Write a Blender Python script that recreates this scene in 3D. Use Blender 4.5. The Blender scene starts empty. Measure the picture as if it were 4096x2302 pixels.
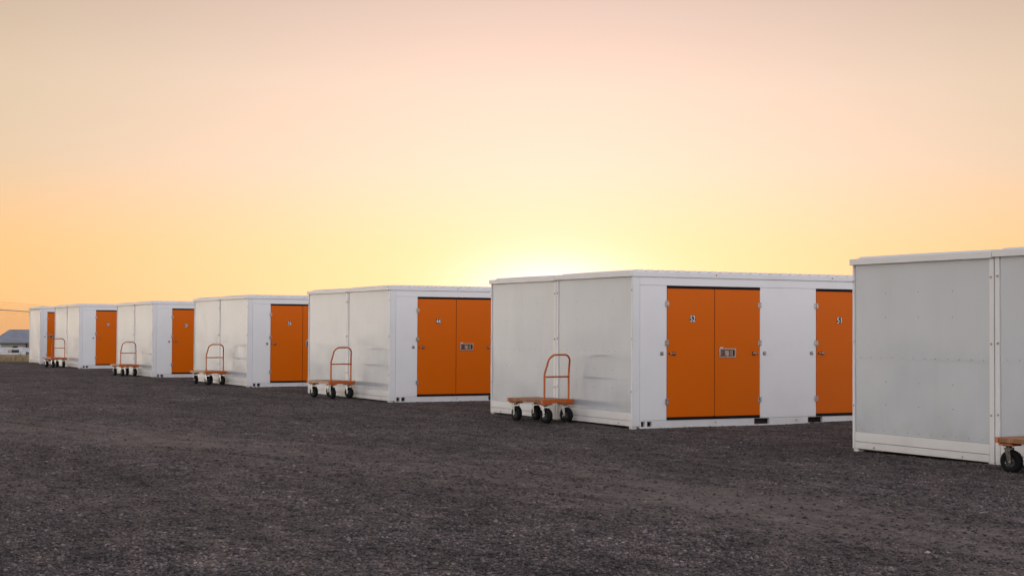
import bpy, bmesh, math, random
import numpy as np
from mathutils import Vector, Matrix
random.seed(7); rng = np.random.default_rng(11)
sc = bpy.context.scene
C = sc.collection
R = math.radians

# ------------------------------------------------------------------ camera
CAM_Y, CAM_Z = -12.780, 1.5132
YAW, PITCH, ROLL, FPX = -1.0873029, 0.0270155, 0.0054646, 6163.03
cy, sy, cp, sp = math.cos(YAW), math.sin(YAW), math.cos(PITCH), math.sin(PITCH)
Fw = Vector((sy*cp, cy*cp, sp)); Rt = Vector((cy, -sy, 0)); Up = Rt.cross(Fw)
R2 = math.cos(ROLL)*Rt + math.sin(ROLL)*Up; U2 = -math.sin(ROLL)*Rt + math.cos(ROLL)*Up
cd = bpy.data.cameras.new("camera"); cam = bpy.data.objects.new("camera", cd); C.objects.link(cam)
M = Matrix((R2, U2, -Fw)).transposed().to_4x4(); M.translation = Vector((0, CAM_Y, CAM_Z))
cam.matrix_world = M
cd.sensor_width = 36.0; cd.lens = FPX/4096*36.0; cd.clip_start = 0.1; cd.clip_end = 9000
cd.dof.use_dof = True; cd.dof.focus_distance = 25.0; cd.dof.aperture_fstop = 10.0
sc.camera = cam

# ------------------------------------------------------------------ light
SUN_EL, SUN_AZ = R(1.95), R(-60.8)            # azimuth measured from +Y towards +X
sun_dir = Vector((math.sin(SUN_AZ)*math.cos(SUN_EL), math.cos(SUN_AZ)*math.cos(SUN_EL), math.sin(SUN_EL)))
ld = bpy.data.lights.new("sun", 'SUN'); ld.energy = 0.5; ld.angle = R(0.6); ld.color = (1.0, .72, .42)
lo = bpy.data.objects.new("sun", ld); C.objects.link(lo)
lo.rotation_euler = (-sun_dir).to_track_quat('-Z', 'Y').to_euler(); lo.location = (-30, 20, 20)

w = bpy.data.worlds.new("World"); sc.world = w; w.use_nodes = True
nt = w.node_tree; N = nt.nodes; L = nt.links; N.clear()
def wm(op, a, b=None, c=None, clamp=False):
    n = N.new('ShaderNodeMath'); n.operation = op; n.use_clamp = clamp
    for i, v in enumerate((a, b, c)):
        if v is None: continue
        if isinstance(v, (int, float)): n.inputs[i].default_value = v
        else: L.new(v, n.inputs[i])
    return n.outputs[0]
def wramp(fac, stops):
    n = N.new('ShaderNodeValToRGB'); r = n.color_ramp; L.new(fac, n.inputs[0])
    while len(r.elements) < len(stops): r.elements.new(0.5)
    for e, (p, c) in zip(r.elements, stops): e.position = p; e.color = (*c, 1)
    return n.outputs[0]
tc = N.new('ShaderNodeTexCoord')
nrm = N.new('ShaderNodeVectorMath'); nrm.operation = 'NORMALIZE'; L.new(tc.outputs['Generated'], nrm.inputs[0])
sep = N.new('ShaderNodeSeparateXYZ'); L.new(nrm.outputs[0], sep.inputs[0])
elev = wm('DIVIDE', wm('ARCSINE', sep.outputs['Z']), math.pi/2, clamp=True)      # 0..1 = 0..90 deg
dot = N.new('ShaderNodeVectorMath'); dot.operation = 'DOT_PRODUCT'
L.new(nrm.outputs[0], dot.inputs[0]); dot.inputs[1].default_value = sun_dir
ang = wm('MULTIPLY', wm('ARCCOSINE', wm('MINIMUM', dot.outputs['Value'], 0.999999)), 180/math.pi)
# faint high haze streaks so that the sky is not perfectly even
mp = N.new('ShaderNodeMapping'); L.new(nrm.outputs[0], mp.inputs[0]); mp.inputs['Scale'].default_value = (1.2, 1.2, 9)
ns = N.new('ShaderNodeTexNoise'); ns.inputs['Scale'].default_value = 2.2; ns.inputs['Detail'].default_value = 3
L.new(mp.outputs[0], ns.inputs['Vector'])
elev2 = wm('ADD', elev, wm('MULTIPLY', wm('SUBTRACT', ns.outputs['Fac'], .5), .009), clamp=True)
d = lambda deg: deg/90
west = wramp(elev2, [(0, (.74, .42, .12)), (d(1.2), (.74, .44, .145)), (d(3), (.76, .45, .15)), (d(6), (.62, .475, .287)),
                    (d(9), (.61, .475, .295)), (d(12.5), (.50, .375, .235)), (d(30), (.36, .33, .33)), (1, (.34, .40, .50))])
east = wramp(elev2, [(0, (.95, .78, .74)), (d(6), (1.72, 1.57, 1.60)), (d(20), (1.74, 1.74, 1.82)), (d(42), (.80, .84, .96)),
                    (1, (.34, .40, .50))])
te = wm('SMOOTH_MIN', wm('MULTIPLY', wm('ADD', sep.outputs['X'], .22), 1.5), 1.0, 0.2, clamp=True)
mix = N.new('ShaderNodeMix'); mix.data_type = 'RGBA'; L.new(te, mix.inputs['Factor']); L.new(west, mix.inputs[6]); L.new(east, mix.inputs[7])
def glow(width, col, power=2.0):
    g = wm('EXPONENT', wm('MULTIPLY', wm('POWER', wm('DIVIDE', ang, width), power), -1))
    m = N.new('ShaderNodeMix'); m.data_type = 'RGBA'; m.blend_type = 'MULTIPLY'; m.inputs['Factor'].default_value = 1
    m.inputs[6].default_value = (*col, 1); L.new(g, m.inputs[7]); return m.outputs[2]
def add(a, b):
    m = N.new('ShaderNodeMix'); m.data_type = 'RGBA'; m.blend_type = 'ADD'; m.inputs['Factor'].default_value = 1
    m.clamp_result = False; L.new(a, m.inputs[6]); L.new(b, m.inputs[7]); return m.outputs[2]
col = mix.outputs[2]
col = add(col, glow(20.0, (.18, .15, .295)))
col = add(col, glow(4.2, (.0, .01, .06)))
# bright bloom of the setting sun, wider than it is tall
sh_ = N.new('ShaderNodeVectorMath'); sh_.operation = 'DOT_PRODUCT'; L.new(nrm.outputs[0], sh_.inputs[0])
sh_.inputs[1].default_value = (math.sin(SUN_AZ), math.cos(SUN_AZ), 0)
sa = wm('MULTIPLY', wm('ARCCOSINE', wm('MINIMUM', sh_.outputs['Value'], 0.999999)), 180/math.pi)
se = wm('SUBTRACT', wm('MULTIPLY', elev, 90), 1.6)
sg = wm('EXPONENT', wm('MULTIPLY', wm('ADD', wm('POWER', wm('DIVIDE', sa, 3.0), 2.0), wm('POWER', wm('DIVIDE', wm('ABSOLUTE', se), 1.45), 2.0)), -1))
sm_ = N.new('ShaderNodeMix'); sm_.data_type = 'RGBA'; sm_.blend_type = 'MULTIPLY'; sm_.inputs['Factor'].default_value = 1; sm_.clamp_result = False
sm_.inputs[6].default_value = (.8, .55, .85, 1); L.new(sg, sm_.inputs[7]); col = add(col, sm_.outputs[2])
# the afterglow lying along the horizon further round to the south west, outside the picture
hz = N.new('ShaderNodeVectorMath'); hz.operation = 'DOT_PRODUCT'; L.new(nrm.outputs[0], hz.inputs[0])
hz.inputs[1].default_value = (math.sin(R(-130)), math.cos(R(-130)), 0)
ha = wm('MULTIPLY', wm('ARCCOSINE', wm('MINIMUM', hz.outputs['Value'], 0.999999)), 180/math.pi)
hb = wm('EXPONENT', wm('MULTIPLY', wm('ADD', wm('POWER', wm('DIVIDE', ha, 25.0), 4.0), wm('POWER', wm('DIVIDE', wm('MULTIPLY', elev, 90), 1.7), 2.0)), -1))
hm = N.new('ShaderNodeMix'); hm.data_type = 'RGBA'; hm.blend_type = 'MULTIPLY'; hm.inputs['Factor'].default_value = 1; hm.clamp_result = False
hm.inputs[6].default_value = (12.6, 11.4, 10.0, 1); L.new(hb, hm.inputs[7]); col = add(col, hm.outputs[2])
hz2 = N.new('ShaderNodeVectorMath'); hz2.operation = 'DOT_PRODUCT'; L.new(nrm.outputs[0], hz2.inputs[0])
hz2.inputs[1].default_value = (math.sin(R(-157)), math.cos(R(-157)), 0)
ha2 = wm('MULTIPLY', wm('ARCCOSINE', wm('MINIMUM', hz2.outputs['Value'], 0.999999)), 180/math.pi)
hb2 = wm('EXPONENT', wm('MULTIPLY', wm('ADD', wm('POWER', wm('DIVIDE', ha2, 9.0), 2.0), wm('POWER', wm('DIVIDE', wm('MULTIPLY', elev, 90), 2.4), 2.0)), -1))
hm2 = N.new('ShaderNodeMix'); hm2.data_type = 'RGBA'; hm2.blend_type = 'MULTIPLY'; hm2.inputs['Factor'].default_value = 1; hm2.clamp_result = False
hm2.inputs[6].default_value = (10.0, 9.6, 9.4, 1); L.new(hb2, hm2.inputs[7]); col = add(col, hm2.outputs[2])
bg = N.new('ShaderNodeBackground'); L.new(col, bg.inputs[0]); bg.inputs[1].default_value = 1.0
sky = N.new('ShaderNodeTexSky'); sky.sky_type = 'NISHITA'; sky.sun_disc = False
sky.sun_elevation = SUN_EL; sky.sun_rotation = SUN_AZ % (2*math.pi)
bg2 = N.new('ShaderNodeBackground'); L.new(sky.outputs[0], bg2.inputs[0]); bg2.inputs[1].default_value = 0.025
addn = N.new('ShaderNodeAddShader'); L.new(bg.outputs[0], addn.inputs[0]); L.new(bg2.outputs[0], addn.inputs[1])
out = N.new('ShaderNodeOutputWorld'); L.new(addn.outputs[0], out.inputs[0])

vs = sc.view_settings; sc.display_settings.display_device = 'sRGB'
vs.view_transform = 'Standard'; vs.look = 'None'; vs.exposure = 0.0; vs.gamma = 1.0; vs.use_curve_mapping = False
sc.cycles.max_bounces = 8; sc.cycles.caustics_reflective = False; sc.cycles.caustics_refractive = False

# ------------------------------------------------------------------ materials
class Mat:
    def __init__(s, name, base=(.5, .5, .5), rough=.5, metal=0.0, spec=.5, ior=1.5):
        s.m = bpy.data.materials.new(name); s.m.use_nodes = True
        s.t = s.m.node_tree; s.b = s.t.nodes['Principled BSDF']
        s.b.inputs['Base Color'].default_value = (*base, 1); s.b.inputs['Roughness'].default_value = rough
        s.b.inputs['Metallic'].default_value = metal; s.b.inputs['IOR'].default_value = ior
        s.b.inputs['Specular IOR Level'].default_value = spec
        s.co = s.t.nodes.new('ShaderNodeTexCoord').outputs['Object']; s.base = base
    def n(s, ty): return s.t.nodes.new(ty)
    def l(s, a, b): s.t.links.new(a, b)
    def mapping(s, scale, vec=None, rot=(0, 0, 0)):
        n = s.n('ShaderNodeMapping'); s.l(vec or s.co, n.inputs[0]); n.inputs['Scale'].default_value = scale
        n.inputs['Rotation'].default_value = rot; return n.outputs[0]
    def noise(s, scale, vec=None, detail=3, rough=.5):
        n = s.n('ShaderNodeTexNoise'); n.inputs['Scale'].default_value = scale; n.inputs['Detail'].default_value = detail
        n.inputs['Roughness'].default_value = rough; s.l(vec or s.co, n.inputs['Vector']); return n.outputs['Fac']
    def voro(s, scale, vec=None, out='Distance', feature='F1'):
        n = s.n('ShaderNodeTexVoronoi'); n.inputs['Scale'].default_value = scale; n.feature = feature
        s.l(vec or s.co, n.inputs['Vector']); return n.outputs[out]
    def math(s, op, a, b=None, c=None, clamp=False):
        n = s.n('ShaderNodeMath'); n.operation = op; n.use_clamp = clamp
        for i, v in enumerate((a, b, c)):
            if v is None: continue
            if isinstance(v, (int, float)): n.inputs[i].default_value = v
            else: s.l(v, n.inputs[i])
        return n.outputs[0]
    def ramp(s, fac, stops):
        n = s.n('ShaderNodeValToRGB'); r = n.color_ramp; s.l(fac, n.inputs[0])
        r.elements.remove(r.elements[1]); fc = lambda c: (*c, 1) if not isinstance(c, (int, float)) else (c, c, c, 1)
        r.elements[0].position = stops[0][0]; r.elements[0].color = fc(stops[0][1])
        for p, c in stops[1:]: r.elements.new(p).color = fc(c)
        return n.outputs[0]
    def mixc(s, fac, a, b, blend='MIX'):
        n = s.n('ShaderNodeMix'); n.data_type = 'RGBA'; n.blend_type = blend
        for i, v in ((0, fac), (6, a), (7, b)):
            if isinstance(v, (int, float)): n.inputs[i].default_value = v
            elif isinstance(v, tuple): n.inputs[i].default_value = (*v, 1)
            else: s.l(v, n.inputs[i])
        return n.outputs[2]
    def color(s, c): s.l(c, s.b.inputs['Base Color'])
    def bump(s, h, dist, strength=1.0, prev=None):
        n = s.n('ShaderNodeBump'); n.inputs['Distance'].default_value = dist; n.inputs['Strength'].default_value = strength
        s.l(h, n.inputs['Height'])
        if prev is not None: s.l(prev, n.inputs['Normal'])
        s.l(n.outputs[0], s.b.inputs['Normal']); return n.outputs[0]
    def sepz(s, axis='Z'):
        n = s.n('ShaderNodeSeparateXYZ'); s.l(s.co, n.inputs[0]); return n.outputs[axis]

def worn_paint(name, base, rough, dirt, amt=.35, spec=.5):
    a = Mat(name, base, rough, spec=spec)
    z = a.sepz()
    splash = a.math('MULTIPLY', a.ramp(z, [(0.0, 1.0), (.22, 0.0)]), a.noise(6, detail=5))
    blot = a.ramp(a.noise(1.7, detail=6), [(.52, 0.0), (.78, 1.0)])
    streak = a.ramp(a.noise(5, a.mapping((6, 6, .35)), detail=4), [(.55, 0.0), (.8, 1.0)])
    f = a.math('ADD', a.math('MULTIPLY', splash, .9), a.math('ADD', a.math('MULTIPLY', blot, .35), a.math('MULTIPLY', streak, .12)))
    a.color(a.mixc(a.math('MULTIPLY', f, amt, clamp=True), base, dirt))
    r = a.math('ADD', rough, a.math('MULTIPLY', a.noise(9), .12)); a.l(r, a.b.inputs['Roughness'])
    a.bump(a.noise(160, detail=2), .0006, .35)
    return a.m
M_trim = worn_paint('white_trim_paint', (.69, .695, .70), .30, (.34, .30, .26), .5)
M_front = worn_paint('white_front_paint', (.72, .725, .725), .30, (.40, .37, .33), .35)

# the smooth end sheets: a slightly wavy, satin, greyer sheet with dark rivets and pulled creases above the lap
def sheet(name, crease):
    a = Mat(name, (.60, .605, .60), .16, metal=0, ior=1.5, spec=.45)
    oi = a.n('ShaderNodeObjectInfo').outputs['Random']
    off = a.n('ShaderNodeVectorMath'); off.operation = 'ADD'; a.l(a.co, off.inputs[0])
    cb = a.n('ShaderNodeCombineXYZ'); a.l(a.math('MULTIPLY', oi, 37), cb.inputs[0]); a.l(a.math('MULTIPLY', oi, 91), cb.inputs[1]); a.l(cb.outputs[0], off.inputs[1])
    v = off.outputs[0]
    big = a.noise(1.0, a.mapping((1.2, 1.2, 1.2), v), detail=1, rough=.4)
    mid = a.noise(1.0, a.mapping((3.6, 3.6, .9), v), detail=1)
    z = a.sepz()
    band = a.ramp(a.math('SUBTRACT', z, 1.0), [(.13, 0.0), (.21, 1.0), (.32, .35), (.62, 0.0)])
    cr = a.noise(1.0, a.mapping((13, 13, 1.1), v), detail=2)
    h = a.math('ADD', a.math('MULTIPLY', big, .030), a.math('MULTIPLY', mid, .012))
    h = a.math('ADD', h, a.math('MULTIPLY', a.math('MULTIPLY', band, a.math('SUBTRACT', cr, .5)), crease))
    nb = a.bump(h, 1.0, .62)
    grain = a.n('ShaderNodeBump'); grain.inputs['Distance'].default_value = .00015; grain.inputs['Strength'].default_value = .3
    a.l(a.noise(140, detail=2), grain.inputs['Height']); a.l(nb, grain.inputs['Normal']); a.l(grain.outputs[0], a.b.inputs['Normal'])
    dirt = a.ramp(a.noise(1.0, a.mapping((2.2, 2.2, 1.4), v), detail=6), [(.35, 0.0), (.85, 1.0)])
    wash = a.ramp(a.noise(1.0, a.mapping((9, 9, .7), v), detail=4), [(.42, 0.0), (.75, 1.0)])
    mud = a.math('MULTIPLY', a.ramp(z, [(.23, 1.0), (.62, 0.0)]), a.ramp(a.noise(5, v, detail=6), [(.4, .1), (.65, 1.0)]))
    f = a.math('ADD', a.math('ADD', a.math('MULTIPLY', dirt, .25), a.math('MULTIPLY', wash, .07)), a.math('MULTIPLY', mud, .35), clamp=True)
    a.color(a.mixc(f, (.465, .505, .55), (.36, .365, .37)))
    a.b.inputs['Roughness'].default_value = .29
    return a.m
M_sheet = sheet('white_sheet_metal', .009)

a = Mat('orange_door_paint', (.56, .13, .002), .42, spec=.15)
z = a.noise(1.0, a.mapping((1.5, 1.5, 1.0)), detail=5)
a.color(a.mixc(a.ramp(z, [(.35, 0.0), (.8, .35)]), (.61, .116, .001), (.55, .107, .002)))
nb = a.bump(a.noise(1.3, detail=1), .03, .25)
g = a.n('ShaderNodeBump'); g.inputs['Distance'].default_value = .0008; g.inputs['Strength'].default_value = .5
a.l(a.noise(190, detail=1), g.inputs['Height']); a.l(nb, g.inputs['Normal']); a.l(g.outputs[0], a.b.inputs['Normal'])
a.l(a.math('ADD', .30, a.math('MULTIPLY', a.noise(5, detail=5), .14)), a.b.inputs['Roughness'])
M_door = a.m
M_rubber = Mat('black_rubber_seal', (.008, .007, .008), .7, spec=.12).m
M_dark = Mat('dark_underframe', (.02, .018, .017), .8).m
M_under = Mat('grey_underframe', (.16, .145, .13), .8).m
M_groove = Mat('dark_seam_sealant', (.10, .095, .09), .8).m  # dark caulk colour that shows through the panel joints
a = Mat('galvanised_steel', (.52, .49, .46), .30, metal=1.0); a.l(a.math('ADD', .18, a.math('MULTIPLY', a.noise(30), .35)), a.b.inputs['Roughness'])
a.color(a.mixc(a.ramp(a.noise(40, detail=4), [(.4, 0.0), (.65, 1.0)]), (.62, .60, .57), (.33, .27, .23))); M_steel = a.m
a = Mat('zinc_fork', (.72, .73, .72), .22, metal=1.0)
a.color(a.mixc(a.ramp(a.noise(25, detail=5), [(.45, 0.0), (.7, 1.0)]), (.30, .32, .33), (.15, .14, .13))); M_zinc = a.m
M_cup = Mat('dark_latch_recess', (.03, .025, .022), .4, metal=.6).m
M_numblack = Mat('number_plate_black', (.015, .014, .016), .5).m
M_numwhite = Mat('number_white', (.78, .78, .78), .5).m
a = Mat('cart_orange_enamel', (.52, .11, .012), .38)
a.color(a.mixc(a.ramp(a.noise(22, detail=6, rough=.65), [(.50, 0.0), (.66, 1.0)]), (.55, .115, .012), (.28, .085, .03)))
a.bump(a.noise(60, detail=3), .0015, .4); M_cart = a.m
def wood(name, c1, c2, c3):
    a = Mat(name, c1, .65)
    g = a.noise(1.0, a.mapping((3, 60, 60)), detail=5, rough=.6)
    c = a.mixc(a.ramp(g, [(.3, 0.0), (.7, 1.0)]), c1, c2)
    st = a.ramp(a.noise(7, detail=6, rough=.7), [(.52, 0.0), (.66, 1.0)])
    a.color(a.mixc(st, c, c3)); a.bump(g, .003, .6); return a.m
M_woodtop = wood('worn_plywood', (.46, .24, .14), (.30, .13, .065), (.38, .12, .04))
M_woodpale = wood('pale_sawn_wood', (.62, .43, .27), (.46, .29, .17), (.36, .20, .11))
M_wooddark = wood('weathered_deck_edge', (.30, .135, .05), (.19, .085, .04), (.42, .20, .10))
a = Mat('black_tyre', (.008, .008, .008), .8, spec=.2); a.bump(a.noise(70, detail=2), .002, .5); M_tyre = a.m

M_hub = Mat('dull_dark_hub', (.035, .034, .034), .5).m

# ------------------------------------------------------------------ mesh helpers
def tag(o, label=None, cat=None, group=None, kind=None):
    if label: o['label'] = label
    if cat: o['category'] = cat
    if group: o['group'] = group
    if kind: o['kind'] = kind
    return o
def empty(name, loc=(0, 0, 0), rz=0.0, label=None, cat=None, group=None):
    o = bpy.data.objects.new(name, None); o.empty_display_size = .2; C.objects.link(o)
    o.location = loc; o.rotation_euler.z = rz; return tag(o, label, cat, group)
class MB:
    """collects geometry of one mesh; material slots by material"""
    def __init__(s): s.v = []; s.f = []; s.mi = []; s.mats = []; s.sm = []
    def slot(s, m):
        if m not in s.mats: s.mats.append(m)
        return s.mats.index(m)
    def add(s, vs, fs, m, smooth=False):
        o = len(s.v); s.v += [tuple(p) for p in vs]; k = s.slot(m)
        for f in fs: s.f.append([i+o for i in f]); s.mi.append(k); s.sm.append(smooth)
        return s
    def box(s, x0, x1, y0, y1, z0, z1, m, ch=0.0):
        x0, x1 = sorted((x0, x1)); y0, y1 = sorted((y0, y1)); z0, z1 = sorted((z0, z1))
        c = min(ch, (x1-x0)*.45, (y1-y0)*.45, (z1-z0)*.45)
        if c <= 0:
            vs = [(x, y, z) for x in (x0, x1) for y in (y0, y1) for z in (z0, z1)]
            fs = [(0, 1, 3, 2), (4, 6, 7, 5), (0, 4, 5, 1), (2, 3, 7, 6), (0, 2, 6, 4), (1, 5, 7, 3)]
            return s.add(vs, fs, m)
        bm = bmesh.new(); bmesh.ops.create_cube(bm, size=1)
        for v in bm.verts: v.co = ((x0+x1)/2+v.co.x*(x1-x0), (y0+y1)/2+v.co.y*(y1-y0), (z0+z1)/2+v.co.z*(z1-z0))
        bmesh.ops.bevel(bm, geom=bm.edges[:], offset=c, segments=1, affect='EDGES', profile=.5)
        bm.verts.index_update()
        s.add([v.co[:] for v in bm.verts], [[v.index for v in f.verts] for f in bm.faces], m); bm.free(); return s
    def tube(s, pts, r, m, n=10, closed=False, cap=True):
        pts = [Vector(p) for p in pts]; vs = []; k = len(pts); prev = None
        for i, p in enumerate(pts):
            t = (pts[min(i+1, k-1)]-pts[max(i-1, 0)]).normalized()
            if prev is None: prev = t.orthogonal().normalized()
            u = (prev-t*prev.dot(t)).normalized(); prev = u; q = t.cross(u)
            rr = r if not isinstance(r, (list, tuple)) else r[i]
            for j in range(n):
                an = 2*math.pi*j/n; vs.append(p+u*math.cos(an)*rr+q*math.sin(an)*rr)
        fs = [(i*n+j, i*n+(j+1) % n, (i+1)*n+(j+1) % n, (i+1)*n+j) for i in range(k-1) for j in range(n)]
        s.add(vs, fs, m, True)
        if cap: s.add(vs[:n], [list(range(n))[::-1]], m); s.add(vs[-n:], [list(range(n))], m)
        return s
    def lathe(s, prof, m, axis='Y', c=(0, 0, 0), n=24, smooth=True):
        """prof: (along, radius)"""
        vs = []
        for (h, r) in prof:
            for j in range(n):
                an = 2*math.pi*j/n; p, q = r*math.cos(an), r*math.sin(an)
                v = {'Y': (p, h, q), 'X': (h, p, q), 'Z': (p, q, h)}[axis]
                vs.append((v[0]+c[0], v[1]+c[1], v[2]+c[2]))
        k = len(prof)
        fs = [(i*n+j, i*n+(j+1) % n, (i+1)*n+(j+1) % n, (i+1)*n+j) for i in range(k-1) for j in range(n)]
        return s.add(vs, fs, m, smooth)
    def build(s, name, parent=None, mirror=None, loc=None):
        me = bpy.data.meshes.new(name)
        v = s.v if mirror is None else [(mirror-p[0], p[1], p[2]) for p in s.v]
        me.from_pydata(v, [], s.f)
        for m in s.mats: me.materials.append(m)
        me.polygons.foreach_set('material_index', s.mi); me.polygons.foreach_set('use_smooth', s.sm)
        bm = bmesh.new(); bm.from_mesh(me); bmesh.ops.recalc_face_normals(bm, faces=bm.faces[:]); bm.to_mesh(me); bm.free()
        me.update(); o = bpy.data.objects.new(name, me); C.objects.link(o)
        if parent is not None: o.parent = parent
        if loc is not None: o.location = loc
        return o
def copy_tree(o, parent=None):
    c = o.copy(); C.objects.link(c); c.parent = parent
    for ch in list(o.children): copy_tree(ch, c)
    return c

# ------------------------------------------------------------------ ground
GX = [-6000, -400, -160, -110, -90, -80, -73, -62, -51, -42, -32, -22, -13, 20, 6000]
GZ = [-45, -4.9, -2.2, -.74, -.40, -.22, -.06, -.047, -.085, -.055, -.022, -.004, .012, .02, .02]
def bumps(x, y):
    return (.006*np.sin(x*1.31+y*.7)+.005*np.sin(x*.53-y*1.9+1.3)+.004*np.sin(x*2.9+y*2.3+.4)+.010*np.sin(y*.6+x*.11))
TX = [-90, -45, -34, -26, -22, -20, -18, -16, -14.3, -11.8, -9.9, -8, 6]
TY = [-10.6, -10.2, -9.6, -8.7, -8.0, -7.1, -6.3, -5.8, -5.45, -5.15, -4.95, -4.8, -4.6]
def ruts(x, y):
    """narrow loose furrows between and beside the wheel lines"""
    t = 0
    for off, wd, am in ((-.62, .10, 1.0), (.42, .09, .9), (1.25, .12, .6), (-1.7, .13, .5), (3.3, .16, .35)):
        c = np.interp(x, TX, TY)+off+.10*np.sin(x*.33+off*3); t = t+am*np.exp(-((y-c)/wd)**2)
    return np.clip(t*(.55+.45*np.sin(x*.9+y)), 0, 1)
def track(x, y):
    """how far the ground is driven flat and dusty"""
    c = np.interp(x, TX, TY)
    t = .95*np.exp(-(np.abs(y-c)/1.75)**2.4)+.50*np.exp(-((y-c+4.3)/1.1)**2)+.35*np.exp(-((y-c-3.4)/.7)**2)
    t = t*(.72+.28*np.sin(x*.47+y*.6)*np.sin(x*.21-y*1.1+2))
    return np.clip(t-.75*ruts(x, y), 0, 1)
def gz(x, y):
    x = np.asarray(x, float); y = np.asarray(y, float)
    r = np.hypot(x, y)
    near = np.clip((120-r)/40, 0, 1)
    far = np.where(x > -60, -.0075*np.clip(r-140, 0, None), 0)
    # low push of gravel away from the container rows
    return np.interp(x, GX, GZ)+bumps(x, y)*near + far - .012*ruts(x, y)*near
xs = np.unique(np.concatenate([[-6000, -3000, -1500, -800, -400, -250, -180, -140, -110, -100], np.arange(-92, 6, .25), np.arange(6, 40, 3), [60, 120, 300, 900, 3000, 6000]]))
ys = np.unique(np.concatenate([[-6000, -2000, -700, -300, -120, -60, -35, -25], np.arange(-18, -11, .25), np.arange(-11, -2, .07), np.arange(-2, 13, .25), np.arange(13, 60, 4), [90, 160, 400, 1200, 3000, 6000]]))
Xg, Yg = np.meshgrid(xs, ys, indexing='ij'); Zg = gz(Xg, Yg)
nx, ny = len(xs), len(ys)
me = bpy.data.meshes.new('gravel_ground')
idx = np.arange(nx*ny).reshape(nx, ny)
F = np.stack([idx[:-1, :-1], idx[1:, :-1], idx[1:, 1:], idx[:-1, 1:]], -1).reshape(-1, 4)
me.from_pydata(np.stack([Xg, Yg, Zg], -1).reshape(-1, 3).tolist(), [], F.tolist())
me.polygons.foreach_set('use_smooth', [True]*len(me.polygons))
# compacted wheel tracks (lighter, finer ground): stored per vertex
T = np.clip(track(Xg, Yg), 0, 1).reshape(-1)
at = me.attributes.new('track', 'FLOAT', 'POINT'); at.data.foreach_set('value', T.astype(np.float32))
a = Mat('dark_gravel', (.06, .055, .055), .85, spec=.25)
P = a.n('ShaderNodeNewGeometry').outputs['Position']
a.co = P
att = a.n('ShaderNodeAttribute'); att.attribute_name = 'track'; tr = att.outputs['Fac']
cell = a.n('ShaderNodeTexVoronoi'); cell.inputs['Scale'].default_value = 46; a.l(P, cell.inputs['Vector'])
cell2 = a.n('ShaderNodeTexVoronoi'); cell2.inputs['Scale'].default_value = 17; a.l(P, cell2.inputs['Vector'])
sc1 = a.n('ShaderNodeSeparateColor'); a.l(cell.outputs['Color'], sc1.inputs[0])
sc2 = a.n('ShaderNodeSeparateColor'); a.l(cell2.outputs['Color'], sc2.inputs[0])
stone1 = a.ramp(sc1.outputs[0], [(0, (.026, .023, .026)), (.35, (.048, .042, .043)), (.7, (.078, .066, .064)), (.93, (.115, .10, .095)), (1, (.22, .205, .19))])
stone2 = a.ramp(sc2.outputs[1], [(0, (.020, .018, .021)), (.4, (.05, .044, .046)), (.8, (.080, .069, .066)), (.97, (.12, .105, .10)), (1, (.27, .25, .235))])
c = a.mixc(.45, stone1, stone2)
fine = a.noise(1.0, a.mapping((9, 9, 9)), detail=6, rough=.75)
c = a.mixc(1.0, c, a.ramp(fine, [(.28, .30), (.5, 1.0), (.72, 1.85)]), 'MULTIPLY')
mids = a.noise(1.0, a.mapping((1.9, 3.4, 1)), detail=4, rough=.7)
c = a.mixc(1.0, c, a.ramp(mids, [(.30, .50), (.5, 1.0), (.70, 1.45)]), 'MULTIPLY')
large = a.noise(1.0, a.mapping((.35, .8, 1)), detail=5, rough=.6)
c = a.mixc(1.0, c, a.ramp(large, [(.3, .62), (.5, .96), (.70, 1.36)]), 'MULTIPLY')
dust = a.noise(1.0, a.mapping((1.2, 2.2, 1)), detail=5, rough=.65)
patch = a.ramp(a.noise(1.0, a.mapping((.9, 2.6, 1)), detail=7, rough=.72), [(.36, .25), (.56, 1.0)])
grit = a.ramp(a.noise(26, detail=4, rough=.75), [(.36, .35), (.58, 1.0)])
dustf = a.math('MULTIPLY', a.math('ADD', a.math('MULTIPLY', a.math('MULTIPLY', tr, patch), grit), a.ramp(dust, [(.45, 0.0), (.75, .5)]), clamp=True), .74)
c = a.mixc(dustf, c, (.128, .114, .106))
a.color(a.mixc(1.0, c, (1.42, 1.24, 1.18), 'MULTIPLY'))
hgt = a.math('SUBTRACT', a.math('MULTIPLY', a.noise(30, detail=5, rough=.7), .6), cell.outputs['Distance'])
hgt2 = a.math('SUBTRACT', a.noise(7, detail=5, rough=.7), a.math('MULTIPLY', cell2.outputs['Distance'], .6))
damp = a.math('SUBTRACT', 1.0, a.math('MULTIPLY', tr, .55))
b1 = a.n('ShaderNodeBump'); b1.inputs['Distance'].default_value = .045; a.l(a.math('MULTIPLY', damp, 1.0), b1.inputs['Strength']); a.l(hgt2, b1.inputs['Height'])
b2 = a.n('ShaderNodeBump'); b2.inputs['Distance'].default_value = .022; a.l(damp, b2.inputs['Strength']); a.l(hgt, b2.inputs['Height']); a.l(b1.outputs[0], b2.inputs['Normal'])
a.l(b2.outputs[0], a.b.inputs['Normal'])
M_gravel = a.m
me.materials.append(M_gravel)
g = bpy.data.objects.new('gravel_ground', me); C.objects.link(g); tag(g, 'dark grey brown gravel yard with faint paler wheel tracks', 'ground', kind='structure')

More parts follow.
